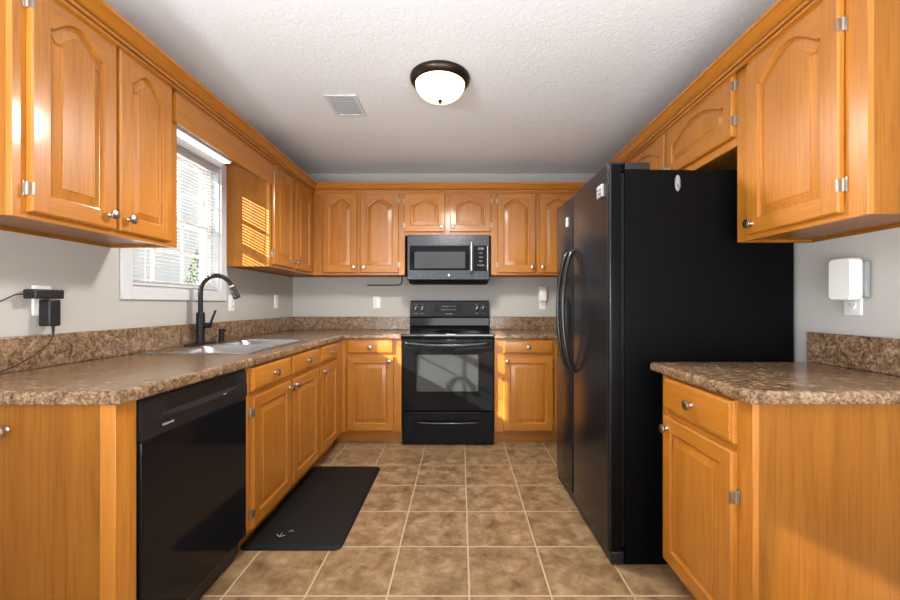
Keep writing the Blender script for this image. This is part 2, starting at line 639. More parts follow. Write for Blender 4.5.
def hinge(parent, x, z, side, y=0):
    """self-closing face-frame hinge; side +1: frame to the right of the door edge"""
    if side not in _hinge:
        b = MB()
        s = side
        lo, hi = sorted((s * .003, s * .0115))
        b.box(lo, hi, -.0035, -.0005, -.024, .024)                # leaf on the frame
        b.tube([(s * .002, -.006, -.021), (s * .002, -.006, .021)], .0045, 10)
        lo, hi = sorted((-s * .006, s * .001))
        b.box(lo, hi, -.0225, -.0205, -.020, .020)                # leaf on the door
        lo, hi = sorted((s * .0003, s * .003))
        b.box(lo, hi, -.0225, -.003, -.018, .018)
        for zz in (-.016, .016):
            b.lathe([(.0001, 0), (.003, 0), (.002, .0012), (.0001, .0015)], 10, 0, tr(s * .0075, -.0035, zz) @ rot('X', pi / 2))
        o = b.build('hinge', M['nickel'], parent, bevel=.0006)
        _hinge[side] = o
    else:
        o = _hinge[side].copy(); col.objects.link(o); o.parent = parent
    o.location = (x, y, z)
    return o


def cabinet(label, cat, loc, rz, W, D, H, fronts, base=False, sl=.04, sr=.04, name=None, group=None, tr_=.05, br_=.045, kick_l=0, kick_r=0, blank=None, bottom_open=.012, skin=None):
    root = thing(name or ('base_cabinet' if base else 'wall_cabinet'), label, cat, loc, rz, group)
    z0 = .105 if base else 0
    f = .019
    c = MB()
    p = .016
    c.box(0, p, f, D, z0, H); c.box(W - p, W, f, D, z0, H)
    c.box(p, W - p, D - .008, D, z0, H, 0)
    zb = z0 if base else bottom_open
    c.box(p, W - p, f, D - .008, zb, zb + p, 1)
    if not base:
        c.box(p, W - p, f, D - .008, H - p, H, 1)
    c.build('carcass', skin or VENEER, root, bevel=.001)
    if base:
        k = MB()
        k.box(kick_l, W - kick_r, .072, .088, 0, z0 - .0005, 0)
        k.build('toe_kick', KICK, root)
    ff = MB()
    ff.box(0, sl, 0, f, z0, H); ff.box(W - sr, W, 0, f, z0, H)
    ff.box(sl, W - sr, 0, f, z0, z0 + br_, 1); ff.box(sl, W - sr, 0, f, H - tr_, H, 1)
    doors = [q for q in fronts]
    # mullions between neighbouring fronts, rails between drawer and door
    xs = sorted({(round(q['x0'], 3), round(q['x1'], 3)) for q in doors})
    for (a0, a1), (b0, b1) in zip(xs, xs[1:]):
        if b0 >= a1 - .002:
            ff.box(a1 - .012, b0 + .012, .0004, f - .0004, z0 + br_, H - tr_)
    drs = [q for q in doors if q.get('drawer')]
    if drs:
        zz = drs[0]['z0']
        ff.box(sl, W - sr, .0008, f - .0008, zz - .03, zz + .02, 1)
    if blank:
        ff.box(blank[0], blank[1], .0012, f - .001, z0 + br_, H - tr_)
    ff.build('face_frame', OAK, root, bevel=.0012)
    for q in doors:
        w_, h_ = q['x1'] - q['x0'], q['z1'] - q['z0']
        if q.get('drawer'):
            d = drawer_slab(w_, h_).build('drawer_front', OAK, root, smooth=20, loc=(q['x0'], -.001, q['z0']))
        else:
            d = panel_door(w_, h_, q.get('arch', 0), st=q.get('st', .055), rt=q.get('rt', .052)).build('door', OAK, root, smooth=28, loc=(q['x0'], -.001, q['z0']))
        if q.get('knob'):
            kx, kz = q['knob']
            knob(d, kx if kx >= 0 else w_ + kx, kz if kz >= 0 else h_ + kz)
        if q.get('hinge'):
            s = q['hinge']
            for hz in q.get('hz', (.07, h_ - .07)):
                hinge(d, w_ if s > 0 else 0, hz, s)
    return root


LEFT, RIGHT = pi / 2, -pi / 2
K = .035
XLU, XRU, YBU = -1.335, 1.195, 3.62      # faces of the wall cabinets
HU = UT - UB
DZ0, DZ1 = .020, HU - .028
XLB, XRB, YBB = -.98, .850, 3.33         # faces of the base cabinets
uw = dict(z0=DZ0, z1=DZ1, arch=.06)

# left run, near the camera: local x = y - loc.y
y0 = 1.196
cabinet('oak wall cabinet with two arched doors, left of the sink window', 'cabinet', (XLU, y0, UB), LEFT, 1.893 - y0, -XL + XLU - .002, HU, [
    dict(x0=1.234 - y0, x1=1.540 - y0, knob=(-.035, .05), hinge=-1, **uw),
    dict(x0=1.555 - y0, x1=1.835 - y0, knob=(.035, .05), hinge=0, **uw)], sr=.065)
y0 = 2.805
cabinet('oak wall cabinet with sunlit end panel, right of the sink window', 'cabinet', (XLU, y0, UB), LEFT, 3.94 - y0 - .002, -XL + XLU - .002, HU, [
    dict(x0=2.838 - y0, x1=3.185 - y0, knob=(-.03, .05), hinge=-1, **uw),
    dict(x0=3.215 - y0, x1=3.560 - y0, knob=(.03, .05), hinge=0, **uw)], sr=.37, sl=.03)
# back run
cabinet('oak wall cabinet with two arched doors, left of the microwave on the back wall', 'cabinet', (XLU + .001, YBU, UB), 0, -.5005 - XLU - .002, YB - YBU - .002, HU, [
    dict(x0=-1.237 - XLU, x1=-.930 - XLU, knob=(-.03, .05), **uw),
    dict(x0=-.900 - XLU, x1=-.556 - XLU, knob=(.03, .05), hinge=1, **uw)], sl=.11, sr=.07)
x0 = -.5005
zo = 1.778
cabinet('short oak wall cabinet directly above the microwave', 'cabinet', (x0, YBU, zo), 0, .2735 - x0 - .001, YB - YBU - .002, UT - zo, [
    dict(x0=-.503 - x0, x1=-.140 - x0, z0=.033, z1=UT - zo - .028, arch=.05, knob=(-.03, .045), hinge=-1, hz=(.06, .28)),
    dict(x0=-.095 - x0, x1=.276 - x0, z0=.033, z1=UT - zo - .028, arch=.05, knob=(.03, .045), hinge=1, hz=(.06, .28))], sr=.03, sl=.03)
x0 = .2735
cabinet('oak wall cabinet on the back wall between the microwave and refrigerator', 'cabinet', (x0, YBU, UB), 0, XRU - x0 - .002, YB - YBU - .002, HU, [
    dict(x0=.332 - x0, x1=.672 - x0, knob=(-.03, .05), hinge=-1, **uw),
    dict(x0=.708 - x0, x1=1.050 - x0, knob=(.03, .05), **uw)], sr=.15, sl=.072)
# right run: local x = loc.y - y
zf = 1.847
y0 = 2.92
hf = UT - zf
cabinet('short two-door oak wall cabinet above the black refrigerator', 'cabinet', (XRU, y0, zf), RIGHT, y0 - 1.738, XR - XRU - .002, hf, [
    dict(x0=y0 - 2.880, x1=y0 - 2.325, z0=.040, z1=hf - .028, arch=.065, knob=(-.035, .035)),
    dict(x0=y0 - 2.300, x1=y0 - 1.742, z0=.040, z1=hf - .028, arch=.065, knob=(.035, .035), hinge=1, hz=(.07, .22))], sl=.05, sr=.03)
y0 = 1.736
cabinet('tall single-door oak wall cabinet nearest the camera on the right wall', 'cabinet', (XRU, y0, UB), RIGHT, y0 - 1.179, XR - XRU - .002, HU, [
    dict(x0=y0 - 1.655, x1=y0 - 1.250, knob=(.035, .04), hinge=1, hz=(.085, .585), z0=DZ0, z1=DZ1, arch=.075, st=.062)], sl=.065, sr=.07)
cabinet('plain oak corner wall cabinet behind the refrigerator top', 'cabinet', (XRU, YB - .002, UB), RIGHT, YB - 2.924, XR - XRU - .002, HU, [
    dict(x0=.45, x1=.96, **uw)], sl=.42)

# ------------------------------------------------------------------ crown moulding, valance
CROWN = [(0, 2.150), (.014, 2.150), (.014, 2.158), (.003, 2.159), (.003, 2.165), (.020, 2.166), (.021, 2.171), (.020, 2.176), (.008, 2.177), (.008, 2.182), (.018, 2.186), (.026, 2.194), (.034, 2.206), (.044, 2.222), (.052, 2.224), (.052, 2.238), (0, 2.238)]


def sweep(path, name, m, label):
    """sweep the crown profile along plan points; offsets go to the right-hand side of the path"""
    b = MB()
    rs = []
    n = len(path)
    for (pt, nrm) in path:
        rs.append([(pt[0] + nrm[0] * o, pt[1] + nrm[1] * o, z) for o, z in CROWN])
    b.rings(rs, 0)
    tag(b.build(name, m, smooth=24), label, 'crown moulding')


g = .021   # clear of the doors' faces
sweep([((XLU + g, 1.196), (1, 0)), ((XLU + g, YBU - g), (1, -1))], 'crown_molding', OY, 'oak crown moulding along the top of the left wall cabinets')
sweep([((XLU + g, YBU - g), (1, -1)), ((XRU - g, YBU - g), (-1, -1))], 'crown_molding', OX, 'oak crown moulding along the top of the back wall cabinets')
sweep([((XRU - g, YBU - g), (-1, -1)), ((XRU - g, 1.179), (-1, 0))], 'crown_molding', OY, 'oak crown moulding along the top of the right wall cabinets')

b = MB()
b.box(XLU + .0005, XLU + .018, 1.866, 2.834, 2.005, 2.1485, 0)
tag(b.build('valance', OY, bevel=.0015), 'plain oak valance board above the sink window', 'valance')

t = thing('strip_light', 'slim white strip light fixed behind the oak valance', 'light', (XL, 1.91, 2.13))
b = MB(); b.box(.004, .075, 0, .86, .006, .04); b.build('housing', M['white'], t, bevel=.002)
b = MB(); b.prism([(.012, .006), (.070, .006), (.064, -.004), (.018, -.004)], .012, .848, 'y'); b.build('diffuser', M['tube'], t, bevel=.001)

# ------------------------------------------------------------------ base cabinets
HB = CB - .001
DRZ0, DRZ1 = .755, HB - .010
BD0, BD1 = .120, .728


def dr(a, b_, z0=DRZ0, **k):
    return dict(x0=a, x1=b_, z0=z0, z1=DRZ1, drawer=True, knob=((b_ - a) / 2, (DRZ1 - z0) / 2), **k)


def bd(a, b_, kn, kz=-.035, z1=BD1, **k):
    return dict(x0=a, x1=b_, z0=BD0, z1=z1, knob=(kn, kz), **k)


y0 = 1.834
cabinet('oak sink base cabinet with two doors, right of the dishwasher', 'cabinet', (XLB, y0, 0), LEFT, 2.765 - y0 - .001, .66, HB, [
    dr(1.866 - y0, 2.283 - y0), dr(2.312 - y0, 2.735 - y0),
    bd(1.866 - y0, 2.283 - y0, -.03, hinge=-1), bd(2.312 - y0, 2.735 - y0, .03)], base=True, sl=.035, sr=.035)
y0 = 2.765
cabinet('narrow oak base cabinet in the back left corner, beside the sink base', 'cabinet', (XLB, y0, 0), LEFT, 3.328 - y0, .66, HB, [
    dr(2.790 - y0, 3.150 - y0), bd(2.790 - y0, 3.150 - y0, .03)], base=True, sl=.035, sr=.19)
x0 = XL + .003
cabinet('oak base cabinet against the back wall, left of the range', 'cabinet', (x0, YBB, 0), 0, -.489 - x0, YB - YBB - .002, HB, [
    dr(-.938 - x0, -.552 - x0), bd(-.938 - x0, -.552 - x0, -.035, hinge=-1)], base=True, sl=.716, sr=.078, kick_l=.59)
x0 = .281
cabinet('oak base cabinet against the back wall, right of the range', 'cabinet', (x0, YBB, 0), 0, XR - .003 - x0, YB - YBB - .002, HB, [
    dr(.355 - x0, .765 - x0), bd(.355 - x0, .765 - x0, .03, hinge=1)], base=True, sl=.085, sr=.762)
y0 = 1.690
cabinet('oak base cabinet in the right foreground, under its own short countertop', 'cabinet', (XRB, y0, 0), RIGHT, y0 - 1.169, XR - XRB - .003, HB, [
    dr(y0 - 1.652, y0 - 1.232, z0=.732), bd(y0 - 1.652, y0 - 1.232, .042, kz=-.045, z1=.708, hinge=1, hz=(.10, .45))], base=True, sl=.04, sr=.075)
# end of the left run
t = thing('cabinet_end_panel', 'oak end panel and corner post left of the dishwasher', 'cabinet panel', (XLB, 1.142, 0))
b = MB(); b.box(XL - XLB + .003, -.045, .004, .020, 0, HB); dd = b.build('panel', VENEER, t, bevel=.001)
b = MB(); b.box(-.045, 0, 0, .030, 0, HB); b.box(-.045, -.018, .030, .078, .0, HB); b.box(-.0178, -.001, .0305, .0535, 0, HB); b.box(-.0178, -.003, .0545, .078, 0, HB)
b.build('corner_post', OAK, t, bevel=.0015)
knob(dd, -.313, .803, .004)

# ------------------------------------------------------------------ countertops
ER = .016   # edge radius


def edge_profile(out=.0):
    """(offset outwards, z) from the flat top round the front to the underside"""
    pts = []
    for i in range(7):
        a = pi / 2 * (1 - i / 6)
        pts.append((-ER + ER * cos(a), CT - ER + ER * sin(a)))
    for i in range(4):
        a = -pi / 2 * i / 3 * .8
        pts.append((-.008 + .008 * cos(a), CB + .008 + .008 * sin(a)))
    pts.append((-.02, CB))
    return pts


def edge_sweep(b, path):
    prof = edge_profile()
    rows = [[(p[0] + n[0] * o, p[1] + n[1] * o, z) for o, z in prof] for p, n in path]
    k = len(prof)
    vs = [q for r in rows for q in r]
    fs = [(i * k + j, i * k + j + 1, (i + 1) * k + j + 1, (i + 1) * k + j) for i in range(len(rows) - 1) for j in range(k - 1)]
    b.add(vs, fs)


XLC, XRC, YBC = -.955, .820, 3.300     # counter front edges
YLE, YRE = 1.128, 1.135                # near ends
e = ER
# left and back-left
t = thing('countertop', 'long brown granite-look countertop holding the sink, running round the back left corner', 'countertop', (0, 0, 0))
b = MB()
SX0, SX1, SY0, SY1 = -1.575, -1.075, 2.015, 2.805   # sink cut-out
xa, xb = XL + .001, XLC - e
ya, yb = YLE + e, YB - .001
def top(b, x0, x1, y0, y1):
    b.add([(x0, y0, CT), (x1, y0, CT), (x1, y1, CT), (x0, y1, CT)], [(0, 1, 2, 3)])
    b.add([(x0, y0, CB), (x1, y0, CB), (x1, y1, CB), (x0, y1, CB)], [(3, 2, 1, 0)])
xs = [xa, SX0, SX1, xb]
ys = [ya, SY0, SY1, YBC + e, yb]
for i in range(3):
    for j in range(4):
        if not (i == 1 and j == 1):
            top(b, xs[i], xs[i + 1], ys[j], ys[j + 1])
xr = -.4905
top(b, xb, xr, YBC + e, yb)
b.rings([[(SX0, SY0, CT), (SX1, SY0, CT), (SX1, SY1, CT), (SX0, SY1, CT)], [(SX0, SY0, CB), (SX1, SY0, CB), (SX1, SY1, CB), (SX0, SY1, CB)]], 0, False, False)
edge_sweep(b, [((xa, YLE), (0, -1 + 1e-9)), ((XLC, YLE), (1, -1))][:0] + [((xa, YLE + 0.0), (0, 1 * -1.0)), ((XLC, YLE), (1, -1)), ((XLC, YBC), (1, -1)), ((xr, YBC), (0, -1))])
b.add([(xr, YBC + e, CT), (xr, yb, CT), (xr, yb, CB), (xr, YBC + e, CB)], [(0, 1, 2, 3)])
b.build('worktop', LAM, t, smooth=40)
BS = .128
def bsplash(b, x0, x1, y0, y1):
    b.box(x0, x1, y0, y1, CT + .0005, CT + BS)
b = MB()
bsplash(b, XL + .001, XL + .021, YLE + .002, YB - .022)
bsplash(b, XL + .001, -.4905, YB - .021, YB - .001)
b.build('backsplash', LAM, t, bevel=.004, seg=3)
# back right
t = thing('countertop', 'short brown granite-look countertop on the back wall, right of the range', 'countertop', (0, 0, 0))
b = MB()
x0, x1 = .2815, XR - .001
top(b, x0, x1, YBC + e, yb)
edge_sweep(b, [((x0, YBC), (0, -1)), ((x1, YBC), (0, -1))])
b.add([(x0, YBC + e, CT), (x0, yb, CT), (x0, yb, CB), (x0, YBC + e, CB)], [(0, 1, 2, 3)])
b.build('worktop', LAM, t, smooth=40)
b = MB(); bsplash(b, x0, x1, YB - .021, YB - .001); bsplash(b, XR - .021, XR - .001, 3.32, YB - .022)
b.build('backsplash', LAM, t, bevel=.004, seg=3)
# right foreground
t = thing('countertop', 'short granite-look countertop in the right foreground, beside the refrigerator', 'countertop', (0, 0, 0))
b = MB()
yf = 1.738
top(b, XRC + e, XR - .001, YRE + e, yf - e)
edge_sweep(b, [((XR - .001, yf), (0, 1)), ((XRC, yf), (-1, 1)), ((XRC, YRE), (-1, -1)), ((XR - .001, YRE), (0, -1))])
b.build('worktop', LAM, t, smooth=40)
b = MB(); bsplash(b, XR - .021, XR - .001, YRE + .002, yf - .001)
b.build('backsplash', LAM, t, bevel=.004, seg=3)

# ------------------------------------------------------------------ sink, faucet, dispenser
t = thing('kitchen_sink', 'double-bowl stainless steel sink set into the left countertop', 'sink', (-1.33, 2.41, CT))
X0, X1, Y0, Y1 = -.272, .280, -.420, .420
b = MB()
bx0, bx1 = -.190, .250
b1 = (-.392, -.012); b2 = (.012, .392)
zt = .005
def deck(x0, x1, y0, y1):
    b.box(x0, x1, y0, y1, .0006, zt)
deck(X0, bx0, Y0, Y1); deck(bx1, X1, Y0, Y1); deck(bx0, bx1, Y0, b1[0]); deck(bx0, bx1, b2[1], Y1); deck(bx0, bx1, b1[1], b2[0])
b.build('rim', M['steel'], t, bevel=.0015)
for (q0, q1) in (b1, b2):
    b = MB()
    def R(d, r, z):
        return [(x, y, z) for x, y in rrect(bx0 + d, bx1 - d, q0 + d, q1 - d, r)]
    b.rings([R(0, .002, zt), R(.004, .045, zt - .001), R(.008, .05, -.008), R(.012, .055, -.10), R(.02, .06, -.155), R(.04, .07, -.172), R(.09, .06, -.178)], 0, False, True)
    bo = b.build('bowl', M['steel'], t, smooth=60)
    b = MB(); b.lathe([(.045, -.177), (.045, -.1755), (.036, -.175), (.032, -.1765), (.0001, -.1765)], 24, 0, tr((bx0 + bx1) / 2, (q0 + q1) / 2, 0))
    b.build('drain', M['nickel'], bo)

t = thing('faucet', 'matte black gooseneck kitchen faucet at the back of the sink', 'faucet', (-1.565, 2.42, CT + .0055))
b = MB(); b.rings([[(x, y, z) for x, y in rrect(-.03 + d, .03 - d, -.125 + d, .125 - d, .029 - d)] for d, z in ((0, 0), (0, .005), (.003, .008))], 0)
b.build('base_plate', M['matteblack'], t)
b = MB(); b.lathe([(.027, .006), (.027, .014), (.0235, .018), (.0235, .185), (.021, .192), (.015, .195)], 28); b.build('body', M['matteblack'], t)
b = MB()
pts = [(0, 0, .19), (0, 0, .26), (0, 0, .318)]
Rr = .096
for i in range(1, 41):
    a = pi * .86 * i / 40
    pts.append((Rr - Rr * cos(a), 0, .318 + Rr * sin(a)))
lx, _, lz = pts[-1]
a = pi * .86
dx, dz = sin(a), cos(a)
pts.append((lx + .02 * dx, 0, lz + .02 * dz))
b.tube(pts, .0132, 16); b.build('spout', M['matteblack'], t, smooth=60)
b = MB()
s0 = Vector((lx + .012 * dx, 0, lz + .012 * dz)); dv = Vector((dx, 0, dz))
b.tube([s0, s0 + dv * .004, s0 + dv * .02, s0 + dv * .06, s0 + dv * .075], [.0150, .0165, .0165, .021, .0205], 18)
sh = b.build('spray_head', M['matteblack'], t, smooth=40)
b = MB(); b.tube([s0 - dv * .003, s0 + dv * .003], .0172, 18); b.build('collar', M['nickel'], sh)
b = MB()
b.tube([(.012, .004, .115), (.058, .010, .115)], .0165, 18)
b.tube([(.052, .010, .118), (.062, .012, .150), (.082, .015, .205)], [.008, .0065, .006], 10)
b.build('handle', M['matteblack'], t, smooth=45)
t = thing('soap_dispenser', 'small black cylinder beside the faucet on the sink edge', 'dispenser', (-1.56, 2.625, CT + .0055))
b = MB(); b.lathe([(.022, 0), (.022, .006), (.017, .009), (.017, .078), (.014, .082), (.0001, .082)], 22); b.build('body', M['matteblack'], t)
b = MB(); b.tube([(.010, 0, .070), (.028, 0, .073)], .006, 10); b.build('nozzle', M['matteblack'], t)

# ------------------------------------------------------------------ dishwasher
t = thing('dishwasher', 'black built-in dishwasher under the left countertop', 'dishwasher', (XLB, 1.2235, 0), LEFT)
WD = .605
b = MB(); b.box(.004, WD - .004, .03, .60, .03, CB - .006); b.box(.004, WD - .004, .004, .03, .85, CB - .006); b.build('cabinet_shell', M['blacksmooth'], t)
b = MB(); b.box(.002, WD - .002, -.008, .03, .112, .7395); b.build('door', M['blackgloss'], t, bevel=.006, seg=3)
b = MB()
# control panel with the scooped hand pocket along its upper edge
sec = []
for i in range(25):
    x = .002 + (WD - .004) * i / 24
    u = (x - WD / 2) / (WD * .36)
    dpt = .016 * max(0, 1 - u * u) ** .5 if abs(u) < 1 else 0
    lift = .012 * max(0, 1 - u * u) if abs(u) < 1 else 0
    sec.append([(x, .03, .7405), (x, -.008, .7405), (x, -.0105, .750), (x, -.0105, .800 - lift), (x, -.008 + dpt, .806 - lift * .3), (x, -.008 + dpt, .836), (x, -.006 + dpt * .3, .852), (x, -.001, .862), (x, .03, .862)])
b.rings(sec, 0)
cp = b.build('control_panel', M['blacksmooth'], t, smooth=40)
text(cp, 'FRIGIDAIRE', (.110, -.0112, .768), (pi / 2, 0, 0), .0105, M['mark'])
text(cp, 'ON  ||', (.43, -.0112, .792), (pi / 2, 0, 0), .007, M['mark'], 'indicator_marks')
b = MB(); b.box(.01, WD - .01, .045, .06, .004, .108); b.build('toe_kick', M['blacksmooth'], t)

# ------------------------------------------------------------------ range
RX0, RX1 = -.4855, .2775
RW = RX1 - RX0
YR = 3.305
t = thing('range', 'black electric range with glass cooktop below the microwave', 'stove', (RX0, YR, 0))
b = MB(); b.box(.002, RW - .002, .03, .63, .012, .895); b.box(.03, RW - .03, .05, .60, .0, .012); b.build('body', M['blackside'], t, bevel=.002)
b = MB(); b.box(.004, RW - .004, 0, .029, .284, .872); od = b.build('oven_door', M['blackgloss'], t, bevel=.006, seg=3)
b = MB()
def WR(d, r, y):
    return [(x, y, z) for x, z in rrect(.124 + d, .634 - d, .445 + d, .750 - d, r)]
b.rings([WR(0, .012, .001), WR(0, .012, -.0012), WR(.004, .010, -.0012), WR(.005, .010, -.0004)], 0, True, False)
b.build('window_trim', M['blacksmooth'], od)
b = MB(); b.rings([WR(.005, .010, .0005), WR(.005, .010, -.0008)], 0); b.build('window', M['ovenglass'], od)
b = MB()
n = 24
pts = [(.030, -.004, .848), (.032, -.03, .846)]
for i in range(n + 1):
    u = i / n
    pts.append((.045 + (RW - .09) * u, -.046 - .016 * sin(pi * u), .845 - .020 * sin(pi * u)))
pts += [(RW - .032, -.03, .846), (RW - .030, -.004, .848)]
b.tube(pts, .015, 14, flat=.72); b.build('door_handle', M['blackhandle'], od, smooth=60)
b = MB(); b.box(.004, RW - .004, .001, .029, .012, .276); dw = b.build('drawer', M['blackgloss'], t, bevel=.006, seg=3)
b = MB()
pts = [(.115, .001, .197), (.118, -.022, .197)]
for i in range(13):
    u = i / 12
    pts.append((.125 + (RW - .25) * u, -.030 - .006 * sin(pi * u), .197 - .006 * sin(pi * u)))
pts += [(RW - .118, -.022, .197), (RW - .115, .001, .197)]
b.tube(pts, .0085, 12); b.build('drawer_handle', M['blackhandle'], dw, smooth=60)
b = MB(); b.box(0, RW, -.012, .585, .896, .919); ck = b.build('cooktop', M['cooktop'], t, bevel=.006, seg=3)
for cx, cy, r in ((.19, .155, .115), (.57, .155, .09), (.19, .43, .085), (.57, .43, .115)):
    b = MB()
    for rr in (r, r * .66):
        b.rings([[(cx + q * cos(2 * pi * i / 48), cy + q * sin(2 * pi * i / 48), z) for i in range(48)] for q, z in ((rr - .003, .9191), (rr - .002, .9196), (rr, .9196), (rr + .001, .9191))], 0, False, False)
    b.build('burner_ring', M['burner'], ck)
b = MB()
b.prism([(.520, .919), (.630, .919), (.630, 1.196), (.590, 1.200), (.562, 1.190), (.540, 1.045), (.552, 1.030), (.552, .960), (.530, .940)], .003, RW - .003, 'x')
bgd = b.build('backguard', M['blackgloss'], t, bevel=.004)
# control face slopes from (.540, 1.045) to (.562, 1.190)
ang = math.atan2(.022, .145)
face = tr(0, .540, 1.045) @ rot('X', -ang)
b = MB(); b.box(.235, .505, -.0025, .002, .038, .118, 0, face); b.build('display', M['display'], bgd, bevel=.001)
fx = face @ rot('X', pi / 2)
for x in (.057, .120, .640, .700):
    b = MB(); b.lathe([(.028, 0), (.028, .002), (.0215, .004), (.019, .022), (.017, .025), (.0001, .025)], 24, 0, face @ tr(x, -.001, .078) @ rot('X', pi / 2))
    b.box(-.003, .003, -.030, -.0245, -.017, .017, 1, face @ tr(x, -.001, .078) @ rot('Y', .4))
    b.build('control_knob', [M['blacksmooth'], M['mark']], bgd, smooth=40)
def ftext(s, x, z, size, nm='lettering'):
    p = face @ Vector((x, -.0032, z))
    return text(bgd, s, p, (pi / 2 - ang, 0, 0), size, M['mark'], nm)
ftext('BAKE  BROIL   1  2  3  4', .37, .098, .0125, 'button_legend')
ftext('CLEAN  ON  12:00  7  8  9  0', .37, .066, .0115, 'button_legend')
ftext('FRIGIDAIRE', .375, .024, .0125)
for x in (.057, .120, .640, .700):
    ftext('OFF  HI', x, .116, .008, 'knob_legend')
    ftext('FRONT' if x in (.057, .700) else 'REAR', x, .030, .009, 'knob_legend')

# ------------------------------------------------------------------ microwave
MX0, MX1, MZ0, MZ1, YM = -.487, .273, 1.350, 1.775, 3.545
MW, MH = MX1 - MX0, MZ1 - MZ0
t = thing('microwave', 'black stainless over-the-range microwave below the short cabinet', 'microwave', (-.107 - .38 * .955, YM, MZ0))
t.scale = (.955, 1, 1)
b = MB(); b.prism([(.022, .026), (YB - YM - .004, .006), (YB - YM - .004, MH), (.022, MH)], 0, MW, 'x'); b.build('body', M['blacksmooth'], t, bevel=.003)
b = MB(); b.prism([(.004, .030), (.30, .012), (.30, -.004), (.06, -.004)], .012, MW - .012, 'x'); b.build('bottom_vent', M['blacksmooth'], t, bevel=.003)
b = MB(); b.box(0, MW, 0, .021, .028, MH); mf = b.build('front_panel', M['blackstainless'], t, bevel=.005, seg=3)
b = MB(); b.box(.022, .575, -.003, .002, .112, .330); dg = b.build('door_frame', M['blackgloss'], mf, bevel=.002)
b = MB(); b.box(.068, .535, -.0045, -.0031, .130, .275); b.build('window', M['mwglass'], mf, bevel=.001)
b = MB(); b.box(.612, .742, -.003, .002, .105, .330); b.build('keypad', M['display'], mf, bevel=.002)
b = MB(); b.box(.738, .7435, -.0036, .001, .110, .325); b.build('keypad_trim', M['steel'], mf, bevel=.0005)
b = MB()
pts = [(.592, -.001, .092), (.592, -.030, .086)] + [(.592, -.036 - .006 * sin(pi * i / 10), .092 + .268 * i / 10) for i in range(11)] + [(.592, -.030, .366), (.592, -.001, .360)]
b.tube(pts, .013, 14); b.build('door_handle', M['steel'], mf, smooth=60)
text(mf, '12:00', (.678, -.0034, .302), (pi / 2, 0, 0), .024, M['mark'], 'clock_digits')
for r_, row in enumerate(('1 2 3', '4 5 6', '7 8 9', '0 START')):
    text(mf, row, (.678, -.0034, .262 - .036 * r_), (pi / 2, 0, 0), .017, M['mark'], 'key_legend')
b = MB(); b.lathe([(.011, 0), (.011, .0012), (.0001, .0012)], 24, 0, tr(.385, -.0002, .068) @ rot('X', pi / 2)); b.build('round_emblem', M['badge'], mf)

# ------------------------------------------------------------------ refrigerator
FA = math.atan2(-.91, .018)
t = thing('refrigerator', 'black side-by-side refrigerator on the right, facing the sink', 'refrigerator', (.630, 2.69, 0), FA)
FW, FT = .91, 1.785
sp = .374
b = MB()
b.box(.004, FW - .004, .082, .846, .004, 1.760)
b.box(.06, .12, .12, .20, 0, .004); b.box(FW - .12, FW - .06, .12, .20, 0, .004); b.box(.06, .12, .70, .80, 0, .004); b.box(FW - .12, FW - .06, .70, .80, 0, .004)
body = b.build('body', M['blackside'], t, bevel=.004)
b = MB(); b.box(.010, FW - .010, .066, .0815, .08, 1.745); b.build('gasket', M['display'], body)
doors = []
for nm, a0, a1 in (('freezer_door', .002, sp - .003), ('refrigerator_door', sp + .003, FW - .002)):
    b = MB()
    def DR(z, ins=0):
        # plan outline with a gently crowned front and rounded vertical edges
        P = [(a1, .065 - ins), (a0, .065 - ins)]
        r = .016
        for i in range(5):
            q = pi + pi / 2 * i / 4
            P.append((a0 + r + r * cos(q), .010 + r + r * sin(q)))
        for i in range(9):
            u = i / 8
            P.append((a0 + r + (a1 - a0 - 2 * r) * u, .010 - .008 * sin(pi * u)))
        for i in range(5):
            q = -pi / 2 + pi / 2 * i / 4
            P.append((a1 - r + r * cos(q), .010 + r + r * sin(q)))
        return [(x, y, z) for x, y in P]
    b.rings([DR(.070), DR(FT)], 0)
    d = b.build(nm, [M['fridge'], M['blackside']], t, bevel=.004, smooth=40)
    for p in d.data.polygons:
        if abs(p.normal.x) > .9:
            p.material_index = 1
    doors.append(d)
for d, x in ((doors[0], .328), (doors[1], .436)):
    b = MB()
    n = 20
    pts = [(x, .012, .785), (x, -.008, .792)]
    for i in range(n + 1):
        u = i / n
        pts.append((x, -.016 - .050 * sin(pi * u) ** .7, .80 + .65 * u))
    pts += [(x, -.008, 1.458), (x, .012, 1.465)]
    b.tube(pts, .0105, 14, flat=.9); b.build('handle', M['blackhandle'], d, smooth=60)
b = MB(); b.box(.075, .275, -.010, .012, .96, 1.195); b.build('water_dispenser', M['blacksmooth'], doors[0], bevel=.006, seg=3)
b = MB(); b.box(.095, .255, -.0115, -.0095, .975, 1.11); b.build('dispenser_recess', M['slot'], doors[0], bevel=.001)
b = MB(); b.box(.79, .855, -.0025, .012, 1.655, 1.712); bd_ = b.build('badge', M['badge'], doors[1], bevel=.002)
text(bd_, 'FRIGIDAIRE', (.8225, -.0028, 1.690), (pi / 2, 0, 0), .0095, M['slot'])
text(bd_, 'GALLERY', (.8225, -.0028, 1.672), (pi / 2, 0, 0), .0085, M['slot'])
b = MB(); b.box(.262, .300, -.0005, .008, 1.625, 1.680); b.build('sticker', M['mark'], doors[0], bevel=.001)
for a0, a1, q0, q1 in ((FW - .075, FW - .012, FW - .075, FW - .003), (.012, .075, .003, .075)):
    b = MB()
    b.box(a0, a1, .012, .0835, FT + .0005, FT + .012); b.box(q0, q1, .083, .195, 1.7605, FT + .006)
    b.build('hinge_cover', M['blacksmooth'], t, bevel=.003)
b = MB(); b.box(.006, FW - .001, .020, .0805, .004, .062); b.build('base_grille', M['blacksmooth'], t, bevel=.008, seg=3)

